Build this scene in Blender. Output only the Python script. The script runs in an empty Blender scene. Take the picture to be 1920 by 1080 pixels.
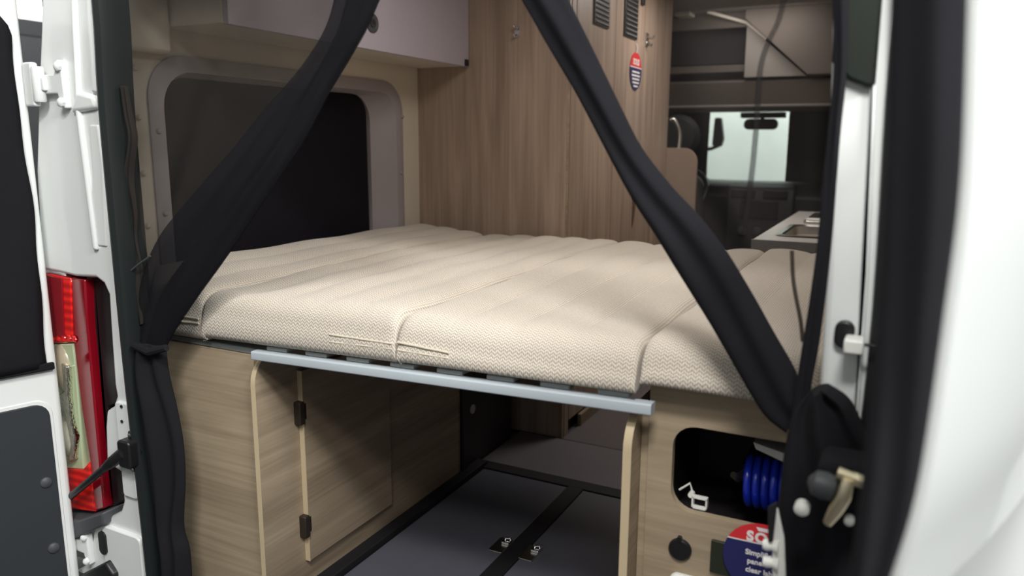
import bpy, math, random
from mathutils import Vector, Matrix
random.seed(4)
PI = math.pi
scn = bpy.context.scene
COL = scn.collection

# ------------------------------------------------------------------ camera
F_PX = 1427.0
fw = Vector((1700-960, 273-540, F_PX)).normalized()          # van's forward direction seen by the lens
dn = Vector((915-960, 8000-540, F_PX)); dn = (dn - fw*dn.dot(fw)).normalized()
rt = dn.cross(fw)
M = Matrix((rt, fw, -dn))                                    # lens -> world
CAM = Vector((0.80, -1.15, 1.175))
cd = bpy.data.cameras.new('camera'); cam = bpy.data.objects.new('camera', cd); COL.objects.link(cam)
cd.sensor_width = 36; cd.lens = 36*F_PX/1920; cd.clip_start = .02
x_ = M @ Vector((1, 0, 0)); y_ = M @ Vector((0, -1, 0)); z_ = M @ Vector((0, 0, -1))
cam.matrix_world = Matrix(((x_[0], y_[0], z_[0], CAM[0]), (x_[1], y_[1], z_[1], CAM[1]), (x_[2], y_[2], z_[2], CAM[2]), (0, 0, 0, 1)))
cd.dof.use_dof = True; cd.dof.focus_distance = 1.9; cd.dof.aperture_fstop = 2.6
scn.camera = cam

def at(px, py, y):
    """point of the plane y = const that stands at this place of the photograph"""
    d = M @ Vector(((px-960)/F_PX, (py-540)/F_PX, 1))
    return CAM + d*((y-CAM.y)/d.y)

# ------------------------------------------------------------------ materials
def lin(c):
    return tuple((v/255/12.92 if v/255 <= .04045 else ((v/255+.055)/1.055)**2.4) for v in c) + (1,)
MATS = {}
def base(name):
    m = bpy.data.materials.new(name); m.use_nodes = True; MATS[name] = m
    nt = m.node_tree; return m, nt, nt.nodes['Principled BSDF']
def N(nt, t, **k):
    n = nt.nodes.new(t)
    for a, b in k.items():
        if isinstance(a, str) and hasattr(n, a): setattr(n, a, b)
        else: n.inputs[a].default_value = b
    return n
def plain(name, rgb, rough=.5, metal=0, coat=0, var=.06, vscale=6, bump=0, bscale=200, trans=0, spec=.5):
    m, nt, p = base(name); L = nt.links.new
    tc = N(nt, 'ShaderNodeTexCoord'); no = N(nt, 'ShaderNodeTexNoise'); no.inputs['Scale'].default_value = vscale
    no.inputs['Detail'].default_value = 3
    L(tc.outputs['Object'], no.inputs['Vector'])
    mx = N(nt, 'ShaderNodeMix', data_type='RGBA')
    c = lin(rgb)
    mx.inputs[6].default_value = tuple(v*(1-var) for v in c[:3])+(1,)
    mx.inputs[7].default_value = tuple(min(1, v*(1+var)) for v in c[:3])+(1,)
    L(no.outputs['Fac'], mx.inputs[0]); L(mx.outputs[2], p.inputs['Base Color'])
    p.inputs['Roughness'].default_value = rough; p.inputs['Metallic'].default_value = metal
    p.inputs['Coat Weight'].default_value = coat; p.inputs['Coat Roughness'].default_value = .08
    p.inputs['Specular IOR Level'].default_value = spec
    if trans: p.inputs['Transmission Weight'].default_value = trans
    if bump:
        n2 = N(nt, 'ShaderNodeTexNoise'); n2.inputs['Scale'].default_value = bscale; L(tc.outputs['Object'], n2.inputs['Vector'])
        b = N(nt, 'ShaderNodeBump'); b.inputs['Strength'].default_value = bump; b.inputs['Distance'].default_value = .002
        L(n2.outputs['Fac'], b.inputs['Height']); L(b.outputs['Normal'], p.inputs['Normal'])
    return m
def wood(name, c1, c2, axis, rough=.45):
    """streaky laminate whose grain runs along one axis"""
    m, nt, p = base(name); L = nt.links.new
    tc = N(nt, 'ShaderNodeTexCoord')
    def layer(s_along, s_across, detail, dist):
        mp = N(nt, 'ShaderNodeMapping'); s = [s_across]*3; s[axis] = s_along
        mp.inputs['Scale'].default_value = s; L(tc.outputs['Object'], mp.inputs['Vector'])
        n = N(nt, 'ShaderNodeTexNoise'); n.inputs['Scale'].default_value = 1; n.inputs['Detail'].default_value = detail
        n.inputs['Distortion'].default_value = dist; L(mp.outputs['Vector'], n.inputs['Vector']); return n
    a = layer(1.3, 16, 4, .7); b = layer(2.5, 110, 3, .2)
    ad = N(nt, 'ShaderNodeMath', operation='MULTIPLY_ADD'); ad.inputs[1].default_value = .4
    L(b.outputs['Fac'], ad.inputs[0]); sc = N(nt, 'ShaderNodeMath', operation='MULTIPLY'); sc.inputs[1].default_value = .75
    L(a.outputs['Fac'], sc.inputs[0]); L(sc.outputs[0], ad.inputs[2])
    cr = N(nt, 'ShaderNodeValToRGB'); cr.color_ramp.elements[0].position = .38; cr.color_ramp.elements[1].position = .76
    cr.color_ramp.elements[0].color = lin(c1); cr.color_ramp.elements[1].color = lin(c2)
    L(ad.outputs[0], cr.inputs['Fac']); L(cr.outputs['Color'], p.inputs['Base Color'])
    p.inputs['Roughness'].default_value = rough
    return m
def weave(name, c1, c2, pitch=.0085):
    """zigzag woven upholstery"""
    m, nt, p = base(name); L = nt.links.new
    g = N(nt, 'ShaderNodeNewGeometry'); s = N(nt, 'ShaderNodeSeparateXYZ'); L(g.outputs['Position'], s.inputs[0])
    def mth(op, a, b=None):
        n = N(nt, 'ShaderNodeMath', operation=op)
        for i, v in enumerate((a, b)):
            if v is None: continue
            if isinstance(v, (int, float)): n.inputs[i].default_value = v
            else: L(v, n.inputs[i])
        return n.outputs[0]
    w = mth('ADD', s.outputs['Y'], s.outputs['Z'])
    nz = N(nt, 'ShaderNodeTexNoise'); nz.inputs['Scale'].default_value = 90; L(g.outputs['Position'], nz.inputs['Vector'])
    jit = mth('MULTIPLY', nz.outputs['Fac'], pitch*.6)
    tri = mth('PINGPONG', s.outputs['X'], pitch*.75)
    ph = mth('MULTIPLY', mth('ADD', mth('ADD', w, mth('MULTIPLY', tri, 1.1)), jit), 2*PI/pitch)
    v = mth('MULTIPLY_ADD', mth('SINE', ph), .5); v.node.inputs[2].default_value = .5
    u2 = mth('MULTIPLY_ADD', mth('SINE', mth('MULTIPLY', s.outputs['X'], 2*PI/(pitch*.5))), .25); u2.node.inputs[2].default_value = .25
    h = mth('ADD', mth('MULTIPLY', v, .75), u2)
    mx = N(nt, 'ShaderNodeMix', data_type='RGBA'); mx.inputs[6].default_value = lin(c1); mx.inputs[7].default_value = lin(c2)
    L(h, mx.inputs[0]); L(mx.outputs[2], p.inputs['Base Color'])
    bp = N(nt, 'ShaderNodeBump'); bp.inputs['Strength'].default_value = .42; bp.inputs['Distance'].default_value = .0025
    L(h, bp.inputs['Height']); L(bp.outputs['Normal'], p.inputs['Normal'])
    p.inputs['Roughness'].default_value = .85; p.inputs['Sheen Weight'].default_value = .25
    return m
def netting(name, rgb, alpha):
    """fine see-through insect net: thread colour over clear gaps"""
    m, nt, p = base(name); L = nt.links.new
    p.inputs['Base Color'].default_value = lin(rgb); p.inputs['Roughness'].default_value = .8
    p.inputs['Specular IOR Level'].default_value = .1
    tc = N(nt, 'ShaderNodeTexCoord'); no = N(nt, 'ShaderNodeTexNoise'); no.inputs['Scale'].default_value = 5
    L(tc.outputs['Object'], no.inputs['Vector'])
    mr = N(nt, 'ShaderNodeMapRange'); mr.inputs[1].default_value = .3; mr.inputs[2].default_value = .7
    mr.inputs[3].default_value = alpha*.82; mr.inputs[4].default_value = min(1, alpha*1.18)
    L(no.outputs['Fac'], mr.inputs[0])
    tr = N(nt, 'ShaderNodeBsdfTransparent'); mix = N(nt, 'ShaderNodeMixShader')
    L(mr.outputs[0], mix.inputs[0]); L(tr.outputs[0], mix.inputs[1]); L(p.outputs[0], mix.inputs[2])
    L(mix.outputs[0], nt.nodes['Material Output'].inputs['Surface'])
    return m
def pane_mat(name, rgb, refl=.06):
    m, nt, p = base(name); L = nt.links.new
    tr = N(nt, 'ShaderNodeBsdfTransparent'); tr.inputs[0].default_value = lin(rgb)
    gl = N(nt, 'ShaderNodeBsdfGlossy'); gl.inputs['Roughness'].default_value = .02
    mix = N(nt, 'ShaderNodeMixShader'); mix.inputs[0].default_value = refl
    L(tr.outputs[0], mix.inputs[1]); L(gl.outputs[0], mix.inputs[2]); L(mix.outputs[0], nt.nodes['Material Output'].inputs['Surface'])
    return m
def ribbed(name, rgb, rgb2, axis, pitch, rough=.15):
    m, nt, p = base(name); L = nt.links.new
    tc = N(nt, 'ShaderNodeTexCoord'); wv = N(nt, 'ShaderNodeTexWave'); wv.bands_direction = 'XYZ'[axis]
    wv.inputs['Scale'].default_value = .314/pitch; wv.inputs['Distortion'].default_value = .6
    L(tc.outputs['Object'], wv.inputs['Vector'])
    mx = N(nt, 'ShaderNodeMix', data_type='RGBA'); mx.inputs[6].default_value = lin(rgb); mx.inputs[7].default_value = lin(rgb2)
    L(wv.outputs['Fac'], mx.inputs[0]); L(mx.outputs[2], p.inputs['Base Color'])
    b = N(nt, 'ShaderNodeBump'); b.inputs['Strength'].default_value = .5; b.inputs['Distance'].default_value = .003
    L(wv.outputs['Fac'], b.inputs['Height']); L(b.outputs['Normal'], p.inputs['Normal'])
    p.inputs['Roughness'].default_value = rough; p.inputs['Coat Weight'].default_value = .8; p.inputs['Coat Roughness'].default_value = .04
    return m

WHITE = plain('white_paint', (228, 231, 229), .3, 0, .35, .015)
RUBBER = plain('seal_rubber', (22, 28, 28), .5)
BLKRUB = plain('black_rubber', (24, 25, 27), .6)
BLACK = plain('black_plastic', (24, 24, 26), .4)
GREYPL = plain('dark_grey_plastic', (70, 73, 76), .5)
FABRIC = plain('black_fabric', (26, 26, 30), .95, var=.2, vscale=9, bump=.3, bscale=300, spec=.2)
SHADE = plain('black_shade_cloth', (24, 22, 28), .95, var=.1, spec=.15)
GRAPH = plain('graphite_panel', (46, 50, 54), .55)
WALLM = plain('beige_wall_vinyl', (205, 197, 183), .6, bump=.05)
FRAMEM = plain('grey_window_moulding', (158, 151, 154), .5)
CABG = plain('grey_laminate', (176, 168, 180), .4, var=.02)
WOODV = wood('wood_vertical_grain', (140, 121, 106), (181, 160, 143), 2)
WOODX = wood('wood_cross_grain', (142, 126, 104), (178, 161, 136), 0)
WOODY = wood('wood_length_grain', (130, 114, 95), (168, 151, 128), 1)
WOODP = plain('plain_wood_laminate', (160, 141, 126), .45)
EDGE = plain('wood_edge_band', (196, 178, 146), .45)
CLOTH = weave('beige_weave', (150, 139, 119), (221, 211, 199))
PIPING = plain('piping_cloth', (204, 194, 176), .9, bump=.3, bscale=500)
RAILM = plain('silver_rail_paint', (178, 187, 193), .5, .0, .0)
SLATM = plain('grey_slat', (142, 147, 146), .6)
FLOORM = plain('charcoal_vinyl', (88, 88, 96), .5, var=.08, vscale=20, bump=.08)
FLOORM2 = plain('taupe_vinyl', (104, 97, 98), .6)
HATCHM = plain('hatch_vinyl', (92, 93, 103), .42, var=.08, vscale=14, bump=.06)
STRIPM = plain('black_floor_strip', (20, 19, 23), .7)
STEEL = plain('brushed_steel', (190, 188, 184), .28, 1)
CHROME = plain('chrome', (215, 215, 215), .12, 1)
GOLD = plain('gold_zinc_plate', (250, 236, 200), .3, 1)
WHITEP = plain('white_plastic', (232, 232, 226), .4)
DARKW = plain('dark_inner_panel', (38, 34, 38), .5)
BROWNB = plain('brown_hinge', (42, 34, 28), .5)
HEADL = plain('grey_headliner', (140, 134, 128), .9, bump=.1)
SHELFM = plain('taupe_shelf_cloth', (96, 88, 82), .9)
DASHM = plain('dash_plastic', (42, 44, 46), .55)
CURTM = plain('slate_curtain', (54, 60, 66), .95, var=.12)
COUNT = plain('pale_worktop', (206, 202, 198), .35, var=.03)
COUNTE = plain('worktop_edge', (120, 118, 118), .4)
BLUEH = plain('blue_hose', (26, 52, 190), .22, 0, .5)
RED = plain('tag_red', (214, 50, 56), .4)
NAVY = plain('tag_navy', (38, 40, 92), .4)
TAGW = plain('tag_white', (238, 234, 232), .5)
REDL = ribbed('red_ribbed_lens', (190, 14, 16), (236, 34, 26), 2, .022)
REDD = plain('deep_red_lens', (132, 8, 26), .1, 0, .8)
CLEARL = plain('pale_lens', (182, 196, 160), .12, 0, .8)
REFLM = plain('silver_reflector', (226, 223, 208), .25, .35, .5, var=.2, vscale=40)
AMBER = plain('amber_bulb', (190, 178, 156), .22, .3, .5)
GLINT = plain('faceted_reflector', (224, 224, 214), .12, 1, var=.3, vscale=220, bump=1, bscale=160)
NET1 = netting('insect_net', (50, 47, 43), .66)
NET2 = netting('insect_net_front', (50, 46, 44), .30)
NETD = netting('gathered_net', (30, 30, 34), .66)
NETC = netting('gathered_net_core', (24, 24, 28), .88)
HALLW = plain('hall_white', (235, 236, 234), .7)
HALLD = plain('hall_dark', (30, 32, 34), .5)
HALLF = plain('hall_carpet', (64, 64, 66), .9, var=.15)
GLASS = pane_mat('windscreen_glass', (243, 250, 246), .03)
DGREEN = plain('dark_green_patch', (28, 34, 28), .35)

# ------------------------------------------------------------------ mesh building
class B:
    def __init__(s): s.v = []; s.f = []
    def add(s, vs, fs):
        o = len(s.v); s.v += [tuple(v) for v in vs]; s.f += [tuple(i+o for i in f) for f in fs]; return s
    def box(s, x0, x1, y0, y1, z0, z1):
        return s.add([(x, y, z) for z in (z0, z1) for y in (y0, y1) for x in (x0, x1)],
                     [(0, 2, 3, 1), (4, 5, 7, 6), (0, 1, 5, 4), (2, 6, 7, 3), (0, 4, 6, 2), (1, 3, 7, 5)])
    def prism(s, pts, axis, a0, a1):
        """closed outline given in the two other axes, pushed along axis"""
        def P(p, a):
            q = list(p); q.insert(axis, a); return q
        n = len(pts)
        return s.add([P(p, a0) for p in pts]+[P(p, a1) for p in pts],
                     [tuple(range(n))[::-1], tuple(range(n, 2*n))]+[(i, (i+1) % n, (i+1) % n+n, i+n) for i in range(n)])
    def ring(s, outer, inner, axis, a0, a1, a1i=None):
        """a plate with a hole: two outlines with the same count of points"""
        def P(p, a):
            q = list(p); q.insert(axis, a); return q
        n = len(outer); a1i = a1 if a1i is None else a1i
        vs = [P(p, a0) for p in outer]+[P(p, a0) for p in inner]+[P(p, a1) for p in outer]+[P(p, a1i) for p in inner]
        fs = []
        for i in range(n):
            j = (i+1) % n
            fs += [(i, j, j+n, i+n), (i+2*n, i+3*n, j+3*n, j+2*n), (i, i+2*n, j+2*n, j), (i+n, j+n, j+3*n, i+3*n)]
        return s.add(vs, fs)
    def tube(s, pts, r, k=10, closed=False):
        pts = [Vector(p) for p in pts]; n = len(pts); vs = []; fs = []
        up = Vector((0, 0, 1)); prev = None
        for i, p in enumerate(pts):
            a = pts[i-1] if (i or closed) else p; b = pts[(i+1) % n] if (i < n-1 or closed) else p
            t = (b-a).normalized()
            u = (prev - t*prev.dot(t)) if prev is not None else (up.cross(t) if abs(t.z) < .9 else Vector((1, 0, 0)).cross(t))
            u.normalize(); prev = u; w = t.cross(u); rr = r[i] if isinstance(r, (list, tuple)) else r
            vs += [p+(u*math.cos(2*PI*q/k)+w*math.sin(2*PI*q/k))*rr for q in range(k)]
        for i in range(n if closed else n-1):
            for q in range(k):
                a = i*k; b = ((i+1) % n)*k; fs.append((a+q, a+(q+1) % k, b+(q+1) % k, b+q))
        if not closed: fs += [tuple(range(k))[::-1], tuple(range((n-1)*k, n*k))]
        return s.add(vs, fs)
    def lathe(s, prof, c, ax=Vector((0, 0, 1)), k=24, sy=1):
        """profile of (radius, height) pairs spun about an axis through c"""
        ax = Vector(ax).normalized(); u = (Vector((0, 0, 1)).cross(ax) if abs(ax.z) < .9 else Vector((1, 0, 0))).normalized(); w = ax.cross(u)
        c = Vector(c); vs = []; fs = []
        for r, h in prof: vs += [c+ax*h+(u*math.cos(2*PI*q/k)+w*sy*math.sin(2*PI*q/k))*r for q in range(k)]
        for i in range(len(prof)-1):
            for q in range(k): fs.append((i*k+q, i*k+(q+1) % k, (i+1)*k+(q+1) % k, (i+1)*k+q))
        fs += [tuple(range(k))[::-1], tuple(range((len(prof)-1)*k, len(prof)*k))]
        return s.add(vs, fs)
    def grid(s, rows):
        n = len(rows); m = len(rows[0])
        return s.add([p for r in rows for p in r], [(i*m+j, i*m+j+1, (i+1)*m+j+1, (i+1)*m+j) for i in range(n-1) for j in range(m-1)])

def rrect(x0, x1, z0, z1, r, k=6):
    """rounded outline; r is one radius or four (from lower left, anticlockwise)"""
    rs = r if isinstance(r, (list, tuple)) else [r]*4
    out = []
    for q, (cx, cz, rr) in enumerate(((x0+rs[0], z0+rs[0], rs[0]), (x1-rs[1], z0+rs[1], rs[1]), (x1-rs[2], z1-rs[2], rs[2]), (x0+rs[3], z1-rs[3], rs[3]))):
        for i in range(k+1):
            a = PI+q*PI/2+i/k*PI/2; out.append((cx+rr*math.cos(a), cz+rr*math.sin(a)))
    return out
def square_for(inner, x0, x1, z0, z1, k=6):
    """outline on a rectangle matching an rrect's points"""
    out = []
    for q, (cx, cz) in enumerate(((x0, z0), (x1, z0), (x1, z1), (x0, z1))):
        for i in range(k+1):
            p = inner[q*(k+1)+i]; t = i/k
            if q == 0: out.append((cx, p[1]+(cz-p[1])*min(1, t*2)) if t < .5 else (cx+(p[0]-cx)*(t*2-1), cz))
            elif q == 1: out.append((p[0]+(cx-p[0])*min(1, t*2), cz) if t < .5 else (cx, cz+(p[1]-cz)*(t*2-1)))
            elif q == 2: out.append((cx, p[1]+(cz-p[1])*min(1, t*2)) if t < .5 else (cx+(p[0]-cx)*(t*2-1), cz))
            else: out.append((p[0]+(cx-p[0])*min(1, t*2), cz) if t < .5 else (cx, cz+(p[1]-cz)*(t*2-1)))
    return out

def obj(name, b, mat, parent=None, bevel=0, seg=2, sub=0, solid=0, angle=40):
    me = bpy.data.meshes.new(name)
    if parent is None:                                   # the origin goes to the middle of the thing's base
        xs = [v[0] for v in b.v]; ys = [v[1] for v in b.v]; zs = [v[2] for v in b.v]
        o0 = Vector(((min(xs)+max(xs))/2, (min(ys)+max(ys))/2, min(zs)))
    else:
        o0 = Vector((0, 0, 0)); q = parent
        while q: o0 += q.location; q = q.parent
    me.from_pydata([tuple(Vector(v)-o0) for v in b.v], [], b.f)
    import bmesh
    bm = bmesh.new(); bm.from_mesh(me); bmesh.ops.remove_doubles(bm, verts=bm.verts, dist=1e-6)
    bmesh.ops.recalc_face_normals(bm, faces=bm.faces); bm.to_mesh(me); bm.free()
    me.polygons.foreach_set('use_smooth', [True]*len(me.polygons)); me.set_sharp_from_angle(angle=math.radians(angle))
    me.materials.append(mat)
    o = bpy.data.objects.new(name, me); COL.objects.link(o)
    if parent is None: o.location = o0
    else: o.parent = parent
    if bevel:
        md = o.modifiers.new('bevel', 'BEVEL'); md.width = bevel; md.segments = seg; md.limit_method = 'ANGLE'; md.angle_limit = math.radians(40)
    if sub:
        md = o.modifiers.new('sub', 'SUBSURF'); md.levels = md.render_levels = sub
    if solid:
        md = o.modifiers.new('solid', 'SOLIDIFY'); md.thickness = solid; md.offset = 0
    return o
def tag(o, label, cat, group=None):
    o['label'] = label; o['category'] = cat
    if group: o['group'] = group
    return o
def thing(name, label, cat, loc, group=None):
    o = bpy.data.objects.new(name, None); o.empty_display_size = .05; COL.objects.link(o); o.location = loc
    return tag(o, label, cat, group)
def struct(name, b, mat, parent=None, **k):
    o = obj(name, b, mat, parent, **k)
    if parent is None: o['kind'] = 'structure'
    return o
def text_part(name, s, size, origin, xdir, zdir, mat, parent, depth=.0006, align='CENTER', bold=0.0, spc=1.0):
    cu = bpy.data.curves.new(name, 'FONT'); cu.body = s; cu.size = size; cu.align_x = align; cu.extrude = depth; cu.offset = bold; cu.space_character = spc
    tmp = bpy.data.objects.new(name, cu); COL.objects.link(tmp)
    dg = bpy.context.evaluated_depsgraph_get(); me = bpy.data.meshes.new_from_object(tmp.evaluated_get(dg))
    bpy.data.objects.remove(tmp); bpy.data.curves.remove(cu)
    xd = Vector(xdir).normalized(); zd = Vector(zdir).normalized(); nd = xd.cross(zd)
    off = Vector((0, 0, 0)); q = parent
    while q: off += q.location; q = q.parent
    for v in me.vertices:
        c = v.co.copy(); v.co = Vector(origin)+xd*c.x+zd*c.y+nd*c.z-off
    me.materials.clear(); me.materials.append(mat)
    o = bpy.data.objects.new(name, me); COL.objects.link(o); o.parent = parent; return o
def dup_part(o, parent, loc=None):
    c = o.copy(); COL.objects.link(c); c.parent = parent
    if loc is not None: c.location = loc
    return c

def resample(pts, n):
    pts = [Vector(p) for p in pts]; d = [0]
    for a, b in zip(pts, pts[1:]): d.append(d[-1]+(b-a).length)
    out = []
    for i in range(n):
        t = d[-1]*i/(n-1); k = 0
        while k < len(d)-2 and d[k+1] < t: k += 1
        u = (t-d[k])/max(1e-9, d[k+1]-d[k])
        p0 = pts[max(0, k-1)]; p1 = pts[k]; p2 = pts[k+1]; p3 = pts[min(len(pts)-1, k+2)]
        out.append(p1*(1-u)+p2*u if len(pts) < 3 else
                   .5*((2*p1)+(p2-p0)*u+(2*p0-5*p1+4*p2-p3)*u*u+(-p0+3*p1-3*p2+p3)*u*u*u))
    return out
def band(Lp, Rp, depth, n=40, m=22, folds=3, fold=.25, back=.35, seed=0):
    """gathered cloth between two edge lines: a closed body with folds running along it"""
    L = resample(Lp, n); R = resample(Rp, n); rnd = random.Random(seed); ph = rnd.random()*6
    vs = []; K = 2*m
    for i in range(n):
        t = i/(n-1)
        for q in range(K):
            front = q < m; u = q/(m-1) if front else 1-(q-m+.5)/m
            p = L[i].lerp(R[i], u); e = math.sqrt(max(0, 1-(2*u-1)**2))
            if front:
                w = e*(1+fold*math.sin(folds*2*PI*u+ph+2.2*math.sin(3*t+ph))+fold*.5*math.sin(9*t+4*u+ph))
                p = p+Vector((0, -depth*w, 0))
            else: p = p+Vector((0, depth*back*e, 0))
            vs.append(p)
    b = B(); fs = [(i*K+q, i*K+(q+1) % K, (i+1)*K+(q+1) % K, (i+1)*K+q) for i in range(n-1) for q in range(K)]
    fs += [tuple(range(K))[::-1], tuple(range((n-1)*K, n*K))]
    return b.add(vs, fs)
def sheet(Lp, Rp, amp, folds, n=36, m=48, seed=0):
    L = resample(Lp, n); R = resample(Rp, n); rnd = random.Random(seed); ph = rnd.random()*6
    rows = []
    for i in range(n):
        t = i/(n-1)
        rows.append([L[i].lerp(R[i], u)+Vector((0, amp*math.sin(PI*u)*(math.sin(folds*2*PI*u+ph+1.5*t)+.5*math.sin(5*t+7*u)), 0)) for u in [q/(m-1) for q in range(m)]])
    return B().grid(rows)
def pl(pts, y): return [at(px, py, y) for px, py in pts]

# ------------------------------------------------------------------ hall around the van
struct('ground', B().box(-9, 9, -7, 9, -.62, -.60), HALLF)
struct('wall_hall', B().box(-6.6, -6.5, -3, 8, 2.26, 4.6), HALLW)
struct('wall_hall_front', B().box(-5, 5, 7.9, 8.0, -.6, 4.2), HALLW)
struct('trim_hall', B().box(-6.6, -6.48, -3, 8, 2.12, 2.26), HALLD)
struct('baseboard_hall', B().box(-6.6, -6.49, -3, 8, -.6, 2.12), plain('hall_dado', (40, 42, 44), .5))

# ------------------------------------------------------------------ van shell
struct('floor', B().box(-1.0, 1.0, .06, 5.0, -.06, 0), FLOORM)
struct('ceiling', B().box(-1.03, 1.03, 0, 5.0, 1.93, 1.97), HEADL)
struct('roof_header', B().box(-1.06, 1.06, -.01, .08, 1.70, 1.97), WHITE)['label'] = 'white header above the rear opening'
WIN = rrect(.27, 1.395, .66, 1.388, .11, 8)
WALLO = square_for(WIN, .06, 1.53, 0, 1.93, 8)
struct('wall_left', B().ring(WALLO, WIN, 0, -1.03, -1.0), WALLM)
struct('wall_left_front', B().box(-1.03, -1.0, 1.53, 5.0, 0, 1.93), WALLM)
struct('wall_right', B().box(1.0, 1.03, .06, 5.0, 0, 1.93), WALLM)
# window moulding: a flared surround round a deep recess
w1 = B()
FR0 = rrect(.255, 1.412, .65, 1.405, .12, 8); FR1 = rrect(.30, 1.365, .68, 1.362, .10, 8); FR2 = rrect(.33, 1.28, .70, 1.352, .10, 8)
def strip_rings(b, rings):
    n = len(rings[0]); vs = [p for r in rings for p in r]
    b.add(vs, [(k*n+i, k*n+(i+1) % n, (k+1)*n+(i+1) % n, (k+1)*n+i) for k in range(len(rings)-1) for i in range(n)]); return b
strip_rings(w1, [[(-1.0, y, z) for y, z in FR0], [(-.994, y, z) for y, z in FR0], [(-.990, y, z) for y, z in rrect(.262, 1.405, .655, 1.398, .118, 8)],
                 [(-.992, y, z) for y, z in FR1], [(-1.035, y, z) for y, z in rrect(.315, 1.335, .69, 1.357, .10, 8)], [(-1.055, y, z) for y, z in FR2], [(-1.075, y, z) for y, z in FR2]])
window1 = struct('window_1', w1, FRAMEM)
rv = B()
for y_, z_ in ((1.403, 1.275), (1.39, 1.055), (.275, 1.20), (.275, .98)):
    rv.lathe([(.008, 0), (.008, .004), (.005, .008), (.0005, .009)], (-.992, y_, z_), (1, 0, 0), 12)
obj('screw_cap', rv, FRAMEM, window1)
rv = B()
for z_ in (1.36, 1.235, 1.09, .95, .80): rv.lathe([(.008, 0), (.008, .004), (.005, .008), (.0005, .009)], (-1.0, .225, z_), (1, 0, 0), 12)
struct('trim_3', rv, WALLM)
struct('wall_left_added_backing', B().box(-1.095, -1.085, .06, 1.6, .5, 1.6), BLACK)  # black plate added behind the recess to stop light leaking round the blind
tag(obj('blackout_blind', B().prism(rrect(.30, 1.262, .66, 1.350, .075, 8), 0, -1.070, -1.057), SHADE, bevel=.003),
    'black cloth blackout shade filling the recessed side window above the bed', 'window shade')
# front bulkhead with the windscreen
WS = rrect(-.96, .9, .80, 1.435, .03)
struct('wall_front', B().ring(square_for(WS, -1.03, 1.03, 0, 1.97), WS, 1, 4.62, 4.66), DASHM)
struct('window_2', B().box(-.97, .91, 4.636, 4.642, .79, 1.445), GLASS)

# rear body pillars
pil = [(-.805, -.35), (-.80, .3), (-.80, .9), (-.80, 1.75), (-.97, 1.75), (-1.005, 1.48), (-1.05, 1.30), (-1.095, 1.10), (-1.11, .92)
       ]+[(q.x, q.z) for q in (at(px, py, 0) for px, py in ((60, 502), (110, 511), (142, 519), (180, 521), (194, 532), (203, 552), (207, 620), (214, 720), (218, 742), (212, 762), (199, 770), (197, 800), (199, 868), (226, 886), (231, 938), (226, 958), (175, 985), (168, 1064), (120, 1075)))]+[(-1.10, -.0), (-1.10, -.35)]
p_ = B().prism(pil, 1, .0, .05)
wr = struct('wall_rear_left', p_, WHITE, bevel=.008, seg=3)
obj('pillar_return', B().prism([(-.85, .875), (-.85, .10), (-1.14, .05), (-1.16, .90), (-.96, .90)], 1, .09, .10), plain('lamp_recess', (14, 14, 15), .6), wr)
obj('pillar_step', B().prism([(-.905, .98), (-.88, .93), (-.85, .93), (-.835, 1.12), (-.84, 1.21), (-.87, 1.21), (-.875, 1.10)], 1, -.004, .01), WHITE, wr, bevel=.004, seg=3)
obj('pillar_emboss', B().prism([(-.925, 1.235), (-.895, 1.285), (-.835, 1.275), (-.83, 1.245)], 1, -.012, .01), WHITE, wr, bevel=.01, seg=3)
obj('pillar_rib', B().prism([(-.895, .92), (-.91, 1.24), (-.885, 1.50), (-.872, 1.50), (-.895, 1.24), (-.88, .92)], 1, -.010, .01), WHITE, wr, bevel=.006, seg=3)
obj('pillar_rib', B().prism([(-.845, 1.28), (-.835, 1.50), (-.82, 1.50), (-.828, 1.28)], 1, -.010, .01), WHITE, wr, bevel=.006, seg=3)
obj('lower_flange', B().prism(rrect(-.965, -.815, -.10, .20, .02), 1, -.012, .006), WHITE, wr, bevel=.004)
obj('flange_step', B().prism(rrect(-.87, -.815, .30, .55, .012), 1, -.008, .006), WHITE, wr, bevel=.004)
hl = B().prism(rrect(-1.018, -.994, .085, .158, .011), 1, -.016, -.008)
sp = at(193, 1018, -.014)
hl = B().prism(rrect(sp.x-.014, sp.x+.014, sp.z-.032, sp.z+.032, .013), 1, -.0165, -.010)
obj('slot', hl, BLACK, wr)
hb = B()
for px, py in ((228, 762), (229, 790), (228, 925)):
    q = at(px, py, -.009); hb.lathe([(.004, 0), (.004, .002)], (q.x, q.y, q.z), (0, -1, 0), 10)
obj('screw_hole', hb, BLACK, wr)
g = B()
gz = [(-.795, 1.74), (-.79, 1.45), (-.800, 1.25), (-.800, .9), (-.797, .6), (-.788, .3), (-.78, -.05), (-.775, -.35)]
for (xa, za), (xb, zb) in zip(gz, gz[1:]):
    pass
gl = resample([(x, 0, z) for x, z in gz], 40)
rows = []
for (dx, y) in ((-.018, .0), (-.016, -.016), (-.004, -.022), (.008, -.016), (.012, .0), (.011, .03), (.009, .058)):
    rows.append([(p.x+dx, y, p.z) for p in gl])
g.grid(rows)
struct('trim_1', g, RUBBER)
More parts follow.
